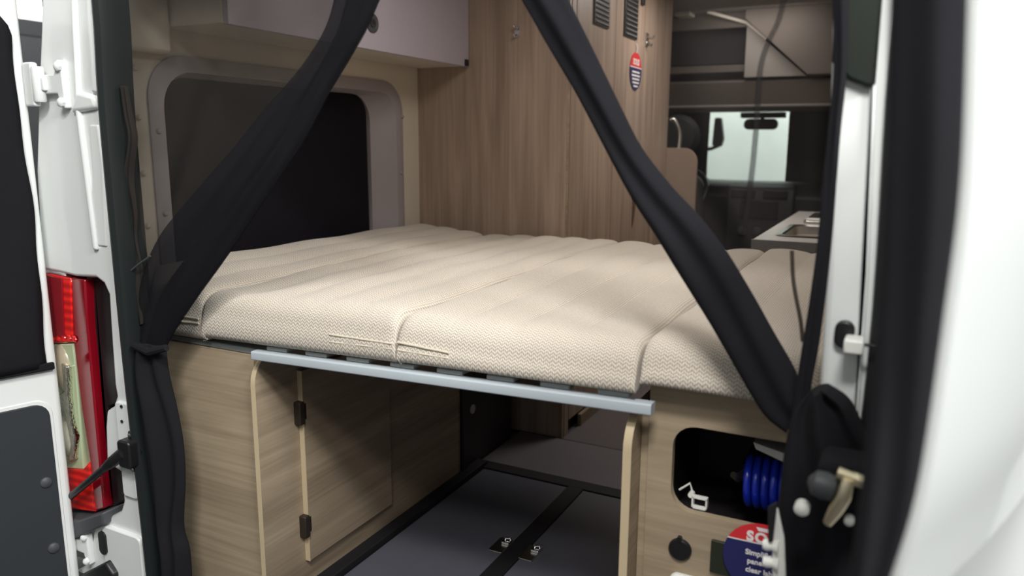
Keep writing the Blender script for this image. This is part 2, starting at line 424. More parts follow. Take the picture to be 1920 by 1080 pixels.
# right pillar
rp = [(.705, -.35), (.722, .7), (.715, 1.0), (.695, 1.35), (.69, 1.75), (.97, 1.75), (1.06, 1.10), (1.09, .4), (1.09, -.35)]
wrr = struct('wall_rear_right', B().prism(rp, 1, .0, .05), WHITE, bevel=.01, seg=3)
obj('pillar_rib', B().prism([(.752, -.3), (.768, .7), (.762, 1.0), (.742, 1.40), (.75, 1.40), (.770, 1.0), (.776, .7), (.76, -.3)], 1, -.008, .01), WHITE, wrr, bevel=.005, seg=3)
tag(obj('pillar_dark_patch', B().prism([(.690, 1.60), (.70, 1.285), (.722, 1.26), (.745, 1.25), (.752, 1.25), (.756, 1.255), (.752, 1.60)], 1, -.014, -.0), DGREEN, bevel=.006, seg=3),  # dark slab added to darken the pillar's upper end, not a real cover
    'added dark green-black patch on the upper end of the white pillar beside the curtain hem', 'dark patch')
g = B(); gl = resample([(.785, 0, 1.74), (.782, 0, 1.3), (.792, 0, .9), (.78, 0, .4), (.76, 0, -.35)], 30); rows = []
for (dx, y) in ((-.014, .0), (-.012, -.014), (.0, -.02), (.014, -.014), (.018, .0)): rows.append([(p.x+dx, y, p.z) for p in gl])
struct('trim_2', g.grid(rows), BLKRUB)

# ------------------------------------------------------------------ left rear door (swung open)
hx, hy = -1.052, -.025; ddx, ddy = -.276, -.961          # door runs away from its hinge edge along this direction
nx, ny = -ddy, ddx                                         # its inner face looks along this
def dp(t, z, o=0): return (hx+ddx*t+nx*o, hy+ddy*t+ny*o, z)
def dbox(b, t0, t1, z0, z1, o0, o1, r=0, k=5):
    pts = rrect(t0, t1, z0, z1, r, k) if r else [(t0, z0), (t1, z0), (t1, z1), (t0, z1)]
    n = len(pts)
    return b.add([dp(t, z, o0) for t, z in pts]+[dp(t, z, o1) for t, z in pts],
                 [tuple(range(n)), tuple(range(n, 2*n))]+[(i, (i+1) % n, (i+1) % n+n, i+n) for i in range(n)])
dl = struct('door_1', dbox(B(), 0, .78, -.33, 1.74, -.07, 0), WHITE, bevel=.012, seg=3)
dbox_b = dbox(B(), .030, .70, -.28, .530, 0, .006, .035); obj('lower_panel', dbox_b, GRAPH, dl, bevel=.002)
obj('panel_rim', dbox(B(), .022, .72, -.30, .540, -.002, .002, .04), WHITE, dl, bevel=.002)
cl = B()
for tt, zz in ((.056, .325), (.056, .145)):
    c = Vector(dp(tt, zz, .006)); cl.lathe([(.014, 0), (.013, .004), (.008, .007), (.0005, .008)], c, (nx, ny, 0), 16)
obj('panel_clip', cl, GREYPL, dl)
# soft window cover on it
cv = B(); rows = []
cz = [i/40 for i in range(41)]
for i in range(31):
    u = i/30; row = []
    for t in cz:
        z = .622+t*.83; edge = .022+.0035*math.sin(9*t+1)+.002*math.sin(23*t)+(.10*max(0, (t-.93)/.07)**2.5)*.25
        tt = edge+u*(.62)
        row.append(dp(tt, z-.010*math.sin(u*2)*0, .012+.005*math.sin(6*u+3*t)+.003*math.sin(14*t)-(.010 if i == 0 else 0)))
    rows.append(row)
cv.grid(rows)
wc = tag(obj('window_cover', cv, FABRIC, solid=.006), 'black fabric cover hung over the window of the open rear door at the photo edge', 'window cover')
obj('lower_hem', dbox(B(), .010, .64, .614, .632, .004, .016), FABRIC, wc, bevel=.003)

# hinges
def hinge(px, py, label, s=1, yy=-.012):
    c = at(px, py, yy)
    t = obj('hinge', B().box(c.x-.04*s, c.x-.012*s, -.026, -.012, c.z-.015*s, c.z+.015*s), WHITE, dl, bevel=.003); t['label'] = label
    obj('leaf', B().prism([(c.x-.03*s, c.z-.022*s), (c.x+.02*s, c.z-.022*s), (c.x+.030*s, c.z-.055*s), (c.x+.046*s, c.z-.055*s), (c.x+.044*s, c.z+.048*s), (c.x+.028*s, c.z+.055*s), (c.x+.012*s, c.z+.022*s), (c.x-.03*s, c.z+.022*s)], 1, -.016, .003), WHITE, t, bevel=.004, seg=3)
    obj('leaf', B().box(c.x-.075*s, c.x-.040*s, -.034, -.016, c.z-.05*s, c.z+.05*s), WHITE, t, bevel=.005, seg=3)
    obj('knuckle', B().lathe([(.012*s, -.04*s), (.014*s, -.036*s), (.014*s, .036*s), (.012*s, .04*s)], (c.x-.035*s, -.022, c.z), (0, 0, 1), 16), WHITE, t)
    for dz in (-.042, .038):
        obj('bolt', B().lathe([(.011*s, 0), (.011*s, .006), (.006*s, .010), (.0005, .0105)], (c.x+.036*s, -.016, c.z+dz*s), (0, -1, 0), 8), WHITE, t)
    return t
hinge(98, 158, 'white upper door hinge bolted to the top of the left body pillar', 1.0)
hinge(150, 1022, 'white lower door hinge under the grey trim below the tail lamp', .85)

# tail lamp
tl = thing('tail_lamp', 'tall red and clear tail lamp on the left rear corner of the van', 'tail lamp', (-1.05, .03, .2))
def lp(px, py): q = at(px, py, .02); return (q.x, q.z)
def lens(name, pts, y0, y1, mat, bev=.004): return obj(name, B().prism([lp(*p) for p in pts], 1, y0, y1), mat, tl, bevel=bev, seg=2)
lens('housing', [(168, 520), (190, 524), (203, 545), (206, 600), (210, 700), (218, 740), (214, 758), (196, 765), (194, 870), (225, 886), (231, 940), (205, 955), (170, 700)], .03, .075, BLACK)
lens('lens_band', [(100, 514), (128, 520), (132, 630), (106, 630)], .003, .012, REDD, .002)
lens('upper_lens', [(60, 505), (75, 506), (142, 520), (146, 640), (60, 645)], .006, .06, REDL)
lens('side_lens', [(142, 519), (167, 523), (172, 610), (182, 720), (192, 830), (203, 950), (186, 955), (176, 860), (160, 760), (146, 640)], .008, .06, REDD)
lens('clear_lens', [(60, 645), (144, 642), (150, 700), (156, 780), (163, 878), (60, 872)], .010, .06, CLEARL)
lens('lower_lens', [(60, 872), (164, 877), (176, 862), (188, 956), (60, 940)], .006, .06, REDL)
def bowl(px, py, w, h, mat, nm):
    c = at(px, py, .012); k = B()
    k.lathe([(w, 0), (w*.98, .004), (w*.8, .010), (w*.45, .014), (w*.02, .0155)], (c.x, .012, c.z), (0, -1, 0), 28, h/w); return obj(nm, k, mat, tl)
bowl(117, 690, .037, .064, AMBER, 'bulb_reflector')
bowl(128, 818, .048, .058, REFLM, 'bulb_reflector')
def facets(pts):
    b = B()
    for px, py in pts:
        c = at(px, py, .004); b.lathe([(.010, 0), (.008, .003), (.0005, .005)], (c.x, .006, c.z), (0, -1, 0), 6)
    return b
lens('faceted_strip', [(131, 676), (142, 684), (144, 740), (150, 790), (157, 815), (154, 856), (144, 862), (148, 826), (140, 786), (126, 756), (106, 748), (103, 737), (122, 738), (136, 728)], -.004, .012, GLINT, .003)
obj('glint_row', facets([(98, 634), (108, 634), (118, 634), (128, 634), (138, 636)]), REDL, tl)

# lamp sill and bumper pieces
b = B().prism([lp(100, 955), lp(178, 962), lp(222, 948), lp(222, 972), lp(172, 996), lp(100, 985)], 1, -.025, .06)
tag(obj('bumper_trim', b, GREYPL, bevel=.005), 'dark grey plastic trim ledge directly under the tail lamp', 'bumper trim')
b = B().prism([lp(110, 1050), lp(170, 1068), lp(228, 1038), lp(243, 1062), lp(243, 1130), lp(110, 1130)], 1, -.028, .06)
tag(obj('rear_bumper', b, BLACK, bevel=.006), 'black bumper corner at the foot of the left body pillar', 'bumper')

# door check strap
ck = at(238, 850, -.03)
t = thing('door_check', 'black door check rod reaching from pillar bracket to open door', 'door check', (ck.x, -.02, ck.z-.04))
obj('bracket', B().prism(rrect(ck.x-.022, ck.x+.022, ck.z-.036, ck.z+.034, .010), 1, -.040, -.008), BLACK, t, bevel=.004)
obj('mount_plate', B().prism([(ck.x-.018, ck.z-.055), (ck.x+.018, ck.z-.055), (ck.x+.026, ck.z), (ck.x+.016, ck.z+.05), (ck.x-.012, ck.z+.05)], 1, -.016, -.006), BLACK, t, bevel=.004)
for dz in (.042, -.047): obj('bolt', B().lathe([(.006, 0), (.006, .004), (.003, .006)], (ck.x, -.016, ck.z+dz), (0, -1, 0), 8), STEEL, t)
e0 = Vector((ck.x-.01, -.030, ck.z)); e1 = Vector(at(208, 868, -.04)); e2 = Vector(dp(.002, .255, -.02))
obj('rod', B().tube(resample([e1, e1.lerp(e2, .5), e2], 12), .0095, 12), BLACK, t)
obj('joint', B().tube([e0, e0.lerp(e1, .6), e1, e1+(e2-e1)*.12], [.016, .015, .014, .011], 12), BLACK, t)

# ------------------------------------------------------------------ furniture
# storage cabinet left
sc = thing('storage_cabinet', 'low wood-look cabinet left of the under-bed space with hinged side door', 'cabinet', (-.75, .6, 0))
def side_board(x0, x1, y0, y1, z1, r=.07):
    pts = [(y0, 0)]+[(y0+r-r*math.cos(a*PI/20), z1-r+r*math.sin(a*PI/20)) for a in range(11)]+[(y1, z1), (y1, 0)]
    return B().prism(pts, 0, x0, x1)
obj('side_panel', side_board(-.520, -.510, .101, 1.03, .682), WOODY, sc)
def edge_strip(x0, x1, y0, z1, r=.07, w=.0015):
    b = B(); o = [(y0, 0)]+[(y0+r-r*math.cos(a*PI/20), z1-r+r*math.sin(a*PI/20)) for a in range(11)]
    i = [(y+w, z) for y, z in o[:1]]+[(y0+r-(r-w)*math.cos(a*PI/20), z1-r+(r-w)*math.sin(a*PI/20)) for a in range(11)]
    return b.prism(o+i[::-1], 0, x0, x1)
obj('edge_band', edge_strip(-.5225, -.5095, .0995, .682), EDGE, sc)
obj('rear_panel', B().box(-.985, -.522, .112, .128, .0, .682), WOODX, sc, bevel=.001)
obj('top_panel', B().box(-.985, -.50, .115, 1.03, .683, .697), SLATM, sc, bevel=.002)
obj('inner_side', B().box(-.985, -.970, .13, 1.03, .0, .68), WOODY, sc)
dr = obj('door', B().box(-.509, -.495, .241, .604, .095, .612), WOODY, sc, bevel=.001)
obj('edge_band', B().box(-.5095, -.4945, .2395, .2415, .0945, .6125), EDGE, dr)
for z in (.505, .197):
    obj('hinge', B().box(-.510, -.488, .222, .240, z-.030, z+.030).box(-.508, -.4935, .240, .252, z-.022, z+.022), BROWNB, dr, bevel=.003)
struct('trim_4', B().box(-.512, -.470, .10, 1.16, 0, .028), STRIPM, bevel=.003)
# black box beyond it
bp = thing('access_panel', 'black access panel with a round button at the end of the left cabinet', 'panel', (-.52, 1.23, 0))
obj('body', B().box(-.60, -.515, 1.035, 1.435, 0, .68), DARKW, bp, bevel=.002)
obj('corner_post', B().box(-.514, -.500, 1.036, 1.066, 0.0, .68), DARKW, bp, bevel=.002)
obj('button', B().lathe([(.017, 0), (.017, .003), (.012, .004), (.012, .002), (.006, .002), (.005, .004), (.0005, .004)], (-.515, 1.127, .228), (1, 0, 0), 20), plain('button_grey', (190, 190, 188), .4), bp)
# cabinet right
rc = thing('utility_cabinet', 'low wood-look cabinet right of the under-bed space with open rounded hatch', 'cabinet', (.72, .6, 0))
obj('side_panel', side_board(.393, .408, .10, 1.45, .70), WOODY, rc)
obj('edge_band', edge_strip(.3925, .4085, .0985, .70), EDGE, rc)
OP = rrect(.470, .83, .512, .678, .042)
obj('rear_panel', B().ring(square_for(OP, .424, .985, 0, .745), OP, 1, .150, .166), WOODX, rc)
obj('filler_strip', B().box(.409, .4235, .156, .17, 0, .700), WOODX, rc)
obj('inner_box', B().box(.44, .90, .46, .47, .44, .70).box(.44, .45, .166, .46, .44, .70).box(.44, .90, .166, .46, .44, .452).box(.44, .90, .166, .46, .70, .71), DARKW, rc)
obj('top_panel', B().box(.424, .985, .15, 1.45, .7455, .753), WOODX, rc)
# control things on it
c = at(1275, 1030, .148)
cp = thing('socket_cap', 'round black socket cap on the right cabinet beneath the hatch', 'socket', (c.x, .15, c.z-.02))
obj('disc', B().lathe([(.0215, 0), (.0215, .004), (.019, .007), (.010, .0075), (.0005, .0075)], (c.x, .1498, c.z), (0, -1, 0), 28), BLACK, cp)
obj('lug', B().prism(rrect(c.x-.006, c.x+.003, c.z+.016, c.z+.027, .004), 1, .141, .1498), BLACK, cp)
c = at(1352, 1043, .149)
tag(obj('switch_panel', B().prism(rrect(c.x-.018, c.x+.035, c.z-.033, c.z+.030, .002), 1, .143, .1499), plain('dark_olive_plate', (40, 44, 34), .4), bevel=.001),
    'dark square recessed switch plate partly behind the round red and navy tag', 'switch plate')
c = at(1293, 1092, .148)
tag(obj('plastic_cover', B().prism(rrect(c.x-.036, c.x+.042, c.z-.03, c.z+.0155, .014), 1, .136, .1499), WHITEP, bevel=.004),
    'white plastic cap at the bottom of the right cabinet under the round socket', 'cap')
# channel profile, hose in the hatch
q = at(1312, 942, .175)
tag(obj('metal_channel', B().tube([at(1274, 918, .19), at(1294, 906, .19), at(1298, 922, .19)], .0022, 8).box(q.x-.014, q.x+.014, .17, .182, q.z-.012, q.z-.0095).box(q.x-.014, q.x-.0115, .17, .182, q.z-.012, q.z+.010)
        .box(q.x+.0115, q.x+.014, .17, .182, q.z-.012, q.z+.010).box(q.x-.014, q.x+.014, .17, .182, q.z+.008, q.z+.0105).lathe([(.0055, 0), (.0055, .012)], at(1298, 924, .19), (0, -1, 0), 12), WHITEP),
    'pale metal channel with a bent clip lying in the open hatch', 'channel')
hp = []
c0 = at(1392, 900, .25); 
for i in range(0, 9*24+1):
    a = i/24*2*PI; hp.append((c0.x+.006+i/24*.0155, .26+.043*math.cos(a), c0.z-.002+.043*math.sin(a)))
hose = tag(obj('coiled_hose', B().tube(hp, .0072, 10), BLUEH), 'coiled glossy blue hose hanging inside the open hatch', 'hose')
obj('hose_fitting', B().tube([hp[0], (hp[0][0]-.012, .235, hp[0][2]+.012), (hp[0][0]-.02, .225, hp[0][2]+.02)], [.008, .009, .006], 10), GOLD, hose)
obj('hose_mount', B().box(.57, .585, .30, .459, c0.z-.02, c0.z+.01), BLACK, hose)
q = at(1445, 843, .22)
tag(obj('white_plate', B().prism([(q.x-.03, q.z+.010), (q.x-.025, q.z-.002), (q.x+.04, q.z-.022), (q.x+.04, q.z-.004)], 1, .215, .40), WHITEP), 'slanted white plate above the coiled blue hose in the hatch', 'plate')

# round tag
c = at(1428, 1050, .138); RT = .0665
tg = thing('round_tag', 'large round red and navy tag hanging over the right cabinet front', 'tag', (c.x, .138, c.z-RT))
tx = Vector((1, 0, .01)).normalized(); tz = Vector((-.01, 0, 1)).normalized()
def disc_part(name, u0, u1, mat, y0, y1):
    pts = []; a0 = math.asin(max(-1, min(1, u0))); a1 = math.asin(max(-1, min(1, u1)))
    for i in range(25): a = a0+(a1-a0)*i/24; pts.append((math.cos(a)*RT, math.sin(a)*RT))
    for i in range(25): a = a1+(a0-a1)*i/24; pts.append((-math.cos(a)*RT, math.sin(a)*RT))
    P2 = [(c.x+tx.x*u+tz.x*v, c.z+tx.z*u+tz.z*v) for u, v in pts]
    return obj(name, B().prism(P2, 1, y0, y1), mat, tg)
disc_part('red_top', .47, 1, RED, .137, .1395)
disc_part('white_line', .435, .47, TAGW, .137, .1395)
disc_part('navy_body', -1, .435, NAVY, .137, .1395)
o = Vector((c.x, .1368, c.z))
text_part('lettering', 'SOLIS', .0255, o+tz*.0325+tx*.009, tx, tz, TAGW, tg, bold=.0011, spc=1.18)
obj('flag_mark', B().prism([(c.x+tx.x*u+tz.x*v, c.z+tx.z*u+tz.z*v) for u, v in ((-.012, .060), (.03, .060), (.03, .0535), (-.008, .0535))], 1, .1366, .137), TAGW, tg)
for k_, (s_, dx_) in enumerate((('Simplified', .0), ('panel with', .006), ('clear labels', .006))):
    text_part('caption', s_, .0135, o+tz*(.006-k_*.0165)+tx*(dx_-.002), tx, tz, TAGW, tg, bold=.0003)

# ------------------------------------------------------------------ bed
def zl(x): return .692+(x+.5)*.030                         # the base sags a little to the left
bf = thing('bed_frame', 'pale silver-grey bed base with slats under the cushions', 'bed frame', (0, .7, .69))
def tilt(b): b.v = [(x, y, z+zl(x)) for x, y, z in b.v]; return b
b = B(); sec = rrect(-.013, .013, -.012, .009, .0035, 4); n = 20; L_ = len(sec)
vs = []; 
for i in range(n+1):
    x = -.50+.945*i/n; vs += [(x, .098+p[0], p[1]) for p in sec]
b.add(vs, [(i*L_+k, i*L_+(k+1) % L_, (i+1)*L_+(k+1) % L_, (i+1)*L_+k) for i in range(n) for k in range(L_)]+[tuple(range(L_)), tuple(range(n*L_, (n+1)*L_))])
obj('rail', tilt(b), RAILM, bf)
b = B().box(-.50, .39, 1.44, 1.46, -.01, .009); obj('rail', tilt(b), RAILM, bf)
for k_ in range(8):
    x = -.44+k_*.1155; obj('slat', tilt(B().box(x-.03, x+.03, .104, 1.46, .0095, .0195)), SLATM, bf, bevel=.002)
obj('deck', tilt(B().box(-.49, .385, .135, 1.44, .0155, .0165)), BLACK, bf)

def cushion(label, x0, x1, y0, y1, zb, zt, nch, r=.045, corner=.0, seed=0, crease=None):
    rnd = random.Random(seed)
    def stations(a, b, r, n):
        s = [a+r*(1-math.cos(i/6*PI/2)) for i in range(7)]; e = [b-r*(1-math.cos(i/6*PI/2)) for i in range(7)][::-1]
        return s+[a+r+(b-a-2*r)*i/n for i in range(1, n)]+e
    xs = stations(x0, x1, .022, 44); ys = stations(y0, y1, r, 40)
    def top(x, y):
        u = (x-x0)/(x1-x0); zz = zt(x) if callable(zt) else zt
        de = lambda d, rr: 0 if d >= rr else rr-math.sqrt(max(0, rr*rr-(rr-d)**2))
        z = zz-de(min(x-x0, x1-x), .022)*.75-de(y-y0, r)*1.0-de(y1-y, r)*.8
        chn = abs(math.sin(PI*u*nch))
        fade = min(1, max(0, (y-y0)/.14))*min(1, max(.25, (y1-y)/.05))
        z += (.012*(chn**.55)-.012)*fade
        z += .003*math.sin(7*x+5*y+seed)+.002*math.sin(17*y+3*seed+9*x)
        z += -.006*math.exp(-((y-y1)/.16)**2)*abs(math.sin(PI*u*nch))*0
        z += .010*math.sin(PI*min(1, max(0, (y-y0)/(y1-y0))))
        return z
    b = B(); rows = [[(x, y, top(x, y)) for x in xs] for y in ys]; b.grid(rows)
    # sides, bulging a little
    m = len(xs); n_ = len(ys)
    loop = [rows[0][j] for j in range(m)]+[rows[i][-1] for i in range(1, n_)]+[rows[-1][j] for j in range(m-2, -1, -1)]+[rows[i][0] for i in range(n_-2, 0, -1)]
    cx, cy = (x0+x1)/2, (y0+y1)/2; K = len(loop); vs = []
    zbf = zb if callable(zb) else (lambda x: zb)
    for k_ in range(9):
        t = k_/8
        for (x, y, z) in loop:
            z2 = z+(zbf(x)-z)*t; bul = .006*math.sin(PI*t)-(.016*max(0, (t-.8)/.2)**2)
            ox = (1 if x > x1-.001 else -1 if x < x0+.001 else 0); oy = (1 if y > y1-.001 else -1 if y < y0+.001 else 0)
            vs.append((x+ox*min(0, bul)*.3, y+oy*bul, z2))
    b.add(vs, [(a*K+i, a*K+(i+1) % K, (a+1)*K+(i+1) % K, (a+1)*K+i) for a in range(8) for i in range(K)]+[tuple(range(8*K, 9*K))])
    o = obj('mattress_cushion', b, CLOTH, angle=180)
    return tag(o, label, 'mattress cushion', 'bed cushions')
def seam(parent, xa, xb, z, dz=-.016, y0=.084, both=True):
    for k_ in range(2 if both else 1):
        pts = [(xa+(xb-xa)*i/14, y0-.0005*math.sin(i), z(xa+(xb-xa)*i/14)+k_*dz*(1-.3*i/14)) for i in range(15)]
        obj('piping', B().tube(pts, .0026, 8), PIPING, parent)
k0 = cushion('beige woven cushion against the side window, beside the gathered net', -.985, -.658, .092, 1.50, lambda x: .7005+(x+.98)*.004, lambda x: .846-(x+.98)*.06, 3, seed=1)
seam(k0, -.80, -.662, lambda x: .760)
k1 = cushion('widest beige woven cushion, resting on the left half of the rail', -.652, -.096, .088, 1.50, lambda x: .709+(x+.65)*.030, lambda x: .826+(x+.65)*.012, 5, seed=2)
seam(k1, -.265, -.101, lambda x: .768+.002)
k2 = cushion('beige woven cushion in the bed centre on the right half of the rail', -.090, .415, .088, 1.50, lambda x: .727+(x+.09)*.025, lambda x: .834+.0*x, 4, seed=3, r=.055)
seam(k2, -.088, .035, lambda x: .775-(x+.09)*.05)
k3 = cushion('beige woven cushion on top of the utility cabinet at the right side', .421, .985, .098, 1.46, lambda x: .756, lambda x: .842, 4, seed=4, r=.05)
# ------------------------------------------------------------------ floor hatches
def hatch(x0, x1, lx, label):
    h = tag(obj('floor_hatch', B().box(x0, x1, .10, 1.125, .0005, .010), HATCHM, bevel=.003), label, 'floor hatch', 'charcoal floor hatches')
    lt = obj('latch', B().prism(rrect(lx-.022, lx+.022, .635, .715, .004), 2, .010, .0125), STEEL, h, bevel=.001)
    obj('latch_loop', B().tube([(lx+.004, .695, .0125), (lx+.004, .695, .024), (lx+.018, .70, .026), (lx+.018, .70, .0125)], .004, 8).box(lx-.002, lx+.022, .68, .708, .0125, .020), CHROME, lt, bevel=.001)
hatch(-.466, -.137, -.158, 'charcoal floor hatch with metal latch, next to the left cabinet')
hatch(-.079, .39, -.062, 'charcoal floor hatch with metal latch, next to the right cabinet')
struct('trim_5', B().box(-.136, -.080, .10, 1.13, .0005, .013), STRIPM, bevel=.003)
struct('trim_6', B().box(-.50, .39, 1.128, 1.185, .0005, .013), STRIPM, bevel=.003)
tag(obj('floor_board', B().box(-.51, .39, 1.187, 1.512, .0005, .012), plain('grey_board', (114, 110, 114), .5), bevel=.002), 'grey floor board across the space before the wood wardrobe foot', 'floor board')
struct('trim_7', B().box(-.56, .39, 1.513, 1.526, -.0, .008), STRIPM)
struct('floor_aisle', B().box(-.33, .36, 1.527, 4.2, .0005, .004), FLOORM2)

# ------------------------------------------------------------------ wardrobe / wash room block
wd = thing('wardrobe', 'tall wood-look wardrobe block standing at the far end of the bed', 'wardrobe', (-.66, 2.2, 0))
obj('end_panel', B().box(-1.0, -.336, 1.53, 1.546, 0, 1.93), WOODV, wd, bevel=.001)
obj('corner_trim', B().box(-.337, -.333, 1.529, 1.548, .0, 1.93), WOODY, wd, bevel=.0015)
ml = obj('base_molding', B().box(-.335, -.318, 1.70, 2.88, .0, .055), WOODY, wd, bevel=.003)
obj('side_stile', B().box(-.352, -.336, 1.563, 1.60, 0.0, 1.93), WOODV, wd)
d1 = obj('door', B().box(-.352, -.334, 1.603, 2.030, .06, 1.93), WOODV, wd, bevel=.0015)
d2 = obj('door', B().box(-.352, -.334, 2.036, 2.62, .06, 1.93), WOODV, wd, bevel=.0015)
obj('side_panel', B().box(-.352, -.335, 2.624, 2.89, .0, 1.93), WOODV, wd, bevel=.0015)
obj('core', B().box(-.99, -.353, 1.55, 2.89, .0, 1.92), DARKW, wd)
def vent(y0, y1, z0, z1, par):
    v = obj('vent', B().box(-.3345, -.326, y0, y1, z0, z1), BLACK, par, bevel=.002)
    b = B(); n = 9
    for k_ in range(n):
        z = z0+.012+(z1-z0-.024)*k_/(n-1)
        b.add([(-.3262, y0+.012, z+.004), (-.3262, y1-.012, z+.004), (-.319, y1-.012, z-.004), (-.319, y0+.012, z-.004), (-.3262, y0+.012, z-.004), (-.3262, y1-.012, z-.004)],
              [(0, 1, 2, 3), (3, 2, 5, 4), (0, 3, 4), (1, 5, 2), (0, 4, 5, 1)])
    obj('louver', b, plain('louver_grey', (120, 120, 120), .3) if 'louver_grey' not in MATS else MATS['louver_grey'], par)
vent(1.765, 1.93, 1.635, 1.80, d1)
vent(2.125, 2.30, 1.635, 1.815, d2)
pts = [(2.33+.0, .82)]
pp = [(2.37-.045*math.sin(PI*i/16)*.0-.0, 1.02-.22*i/16) for i in range(17)]
fin = B(); o1 = []; o2 = []
for i in range(17):
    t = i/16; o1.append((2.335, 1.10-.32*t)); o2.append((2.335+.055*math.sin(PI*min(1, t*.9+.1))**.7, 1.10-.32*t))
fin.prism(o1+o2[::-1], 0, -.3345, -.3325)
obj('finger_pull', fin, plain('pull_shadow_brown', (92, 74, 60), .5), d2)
b = B().prism(rrect(2.35, 2.385, 1.795, 1.86, .004), 0, -.334, -.322); obj('lock', b, BLACK, d2, bevel=.002)
hk = at(970, 62, 1.53)
hook = obj('coat_hook', B().box(hk.x-.010, hk.x+.010, 1.524, 1.53, hk.z-.016, hk.z+.022).tube([(hk.x, 1.524, hk.z+.010), (hk.x, 1.505, hk.z+.016), (hk.x, 1.498, hk.z+.026)], .004, 8)
           .tube([(hk.x, 1.524, hk.z-.008), (hk.x, 1.505, hk.z-.014), (hk.x, 1.499, hk.z-.004)], .004, 8), CHROME, wd)
hook['label'] = 'small chrome coat hook'
obj('robe_hook', B().box(-.334, -.328, 2.44, 2.475, 1.625, 1.685).tube([(-.328, 2.457, 1.665), (-.305, 2.457, 1.66), (-.297, 2.457, 1.675)], .005, 8).tube([(-.328, 2.457, 1.645), (-.31, 2.457, 1.625), (-.305, 2.457, 1.635)], .005, 8), STEEL, wd)
# small tag on the wardrobe door
st = thing('hang_tag', 'small oval red and navy tag hanging on the wardrobe door below vents', 'tag', (-.33, 2.305, 1.43))
def oval(u0, u1, ry, rz, cy, cz):
    a0 = math.asin(u0); a1 = math.asin(u1); p = []
    for i in range(17): a = a0+(a1-a0)*i/16; p.append((cy+math.cos(a)*ry, cz+math.sin(a)*rz))
    for i in range(17): a = a1+(a0-a1)*i/16; p.append((cy-math.cos(a)*ry, cz+math.sin(a)*rz))
    return p
CY, CZ, RY, RZ = 2.305, 1.50, .082, .083
obj('red_top', B().prism(oval(.22, 1, RY, RZ, CY, CZ), 0, -.3325, -.3295), RED, st)
obj('white_line', B().prism(oval(.17, .22, RY, RZ, CY, CZ), 0, -.331, -.3295), TAGW, st)
obj('navy_body', B().prism(oval(-1, .17, RY, RZ, CY, CZ), 0, -.331, -.3295), NAVY, st)
obj('tag_string', B().tube([(-.330, CY, CZ+RZ-.004), (-.328, CY+.004, CZ+RZ+.02), (-.3322, CY, CZ+RZ+.038)], .0025, 6), TAGW, st)
text_part('lettering', 'SOLIS', .036, (-.3292, CY, CZ+.028), (0, 1, 0), (0, 0, 1), TAGW, st, bold=.001)
b = B()
for k_ in range(5):
    w = (.052, .058, .05, .046, .030)[k_]; b.box(-.3295, -.3288, CY-w, CY+w, CZ-.008-k_*.0155, CZ-.0005-k_*.0155)
obj('caption', b, TAGW, st)

# half wall and grab handle
hw = [(-.352, 0), (-.172, 0), (-.172, 1.075)]+[(-.172-.075+.075*math.cos(a*PI/20), 1.08+.075*math.sin(a*PI/20)) for a in range(11)]+[(-.29, 1.155)]+[(-.29-.045+.0-.05*math.sin(a*PI/16)*.6, 1.205-.05*math.cos(a*PI/16)) for a in range(9)]+[(-.352, 1.32)]
tag(obj('half_wall', B().prism(hw, 1, 2.892, 2.912), WOODP, bevel=.002), 'low tan half wall with rounded shoulder beyond the wardrobe', 'half wall')
tag(obj('grab_handle', B().tube(resample([(-.335, 2.93, 1.30), (-.318, 2.935, 1.305), (-.292, 2.94, 1.265), (-.282, 2.94, 1.22), (-.282, 2.93, 1.150), (-.282, 2.918, 1.13)], 24), .011, 12), STEEL),
    'curved metal grab handle above the tan half wall', 'handle')

# overhead cabinet
oc = thing('overhead_cabinet', 'grey overhead cabinet with black push latch above the side window', 'cabinet', (-.88, .9, 1.468))
obj('body', B().box(-.985, -.772, .315, 1.528, 1.470, 1.93), WALLM, oc, bevel=.002)
obj('door', B().box(-.772, -.755, .318, 1.524, 1.466, 1.93), CABG, oc, bevel=.002)
kn = Vector((-.755, .912, 1.548))
kb = obj('push_latch', B().lathe([(.030, 0), (.030, .004), (.024, .007), (.018, .004), (.0005, .003)], kn, (1, 0, 0), 28), GREYPL, oc)
obj('latch_button', B().lathe([(.014, .003), (.014, .006), (.008, .006), (.0005, .004)], kn, (1, 0, 0), 20), BLACK, kb)
obj('corner_bumper', B().box(-.755, -.748, 1.492, 1.512, 1.468, 1.492), BLACK, oc)
struct('trim_8', B().prism(rrect(.07, .312, 1.40, 1.93, [.06, .012, .0, .0]), 0, -.999, -.955), WALLM, bevel=.01)

# ------------------------------------------------------------------ galley
gy = thing('galley', 'pale kitchen worktop with sink behind the right end of the bed', 'kitchen unit', (.66, 2.4, 0))
SK = rrect(.40, .74, 1.90, 2.34, .05)
obj('worktop', B().ring(square_for(SK, .325, .998, 1.74, 3.12), SK, 2, .80, .832), COUNT, gy, bevel=.002)
obj('front_edge', B().box(.322, .998, 1.732, 1.7395, .785, .833), COUNTE, gy, bevel=.001)
obj('cabinet_body', B().box(.365, .998, 1.76, 3.10, 0, .798), WOODP, gy, bevel=.002)
sk = B(); rings = []
for d, z in ((-.022, .836), (.0, .838), (.006, .832), (.012, .76), (.03, .71)):
    rings.append([(x, y, z) for x, y in rrect(.40+d, .74-d, 1.90+d, 2.34-d, .05)])
strip_rings(sk, rings); n = len(rings[-1]); o_ = len(sk.v)-n; sk.f.append(tuple(range(o_, o_+n)))
obj('sink', sk, STEEL, gy)
ct = thing('cooktop', 'steel gas cooktop with white control strip set in the worktop', 'cooktop', (.6, 2.65, .832))
obj('plate', B().prism(rrect(.42, .90, 2.44, 2.92, .02), 2, .8325, .845), STEEL, ct, bevel=.003)
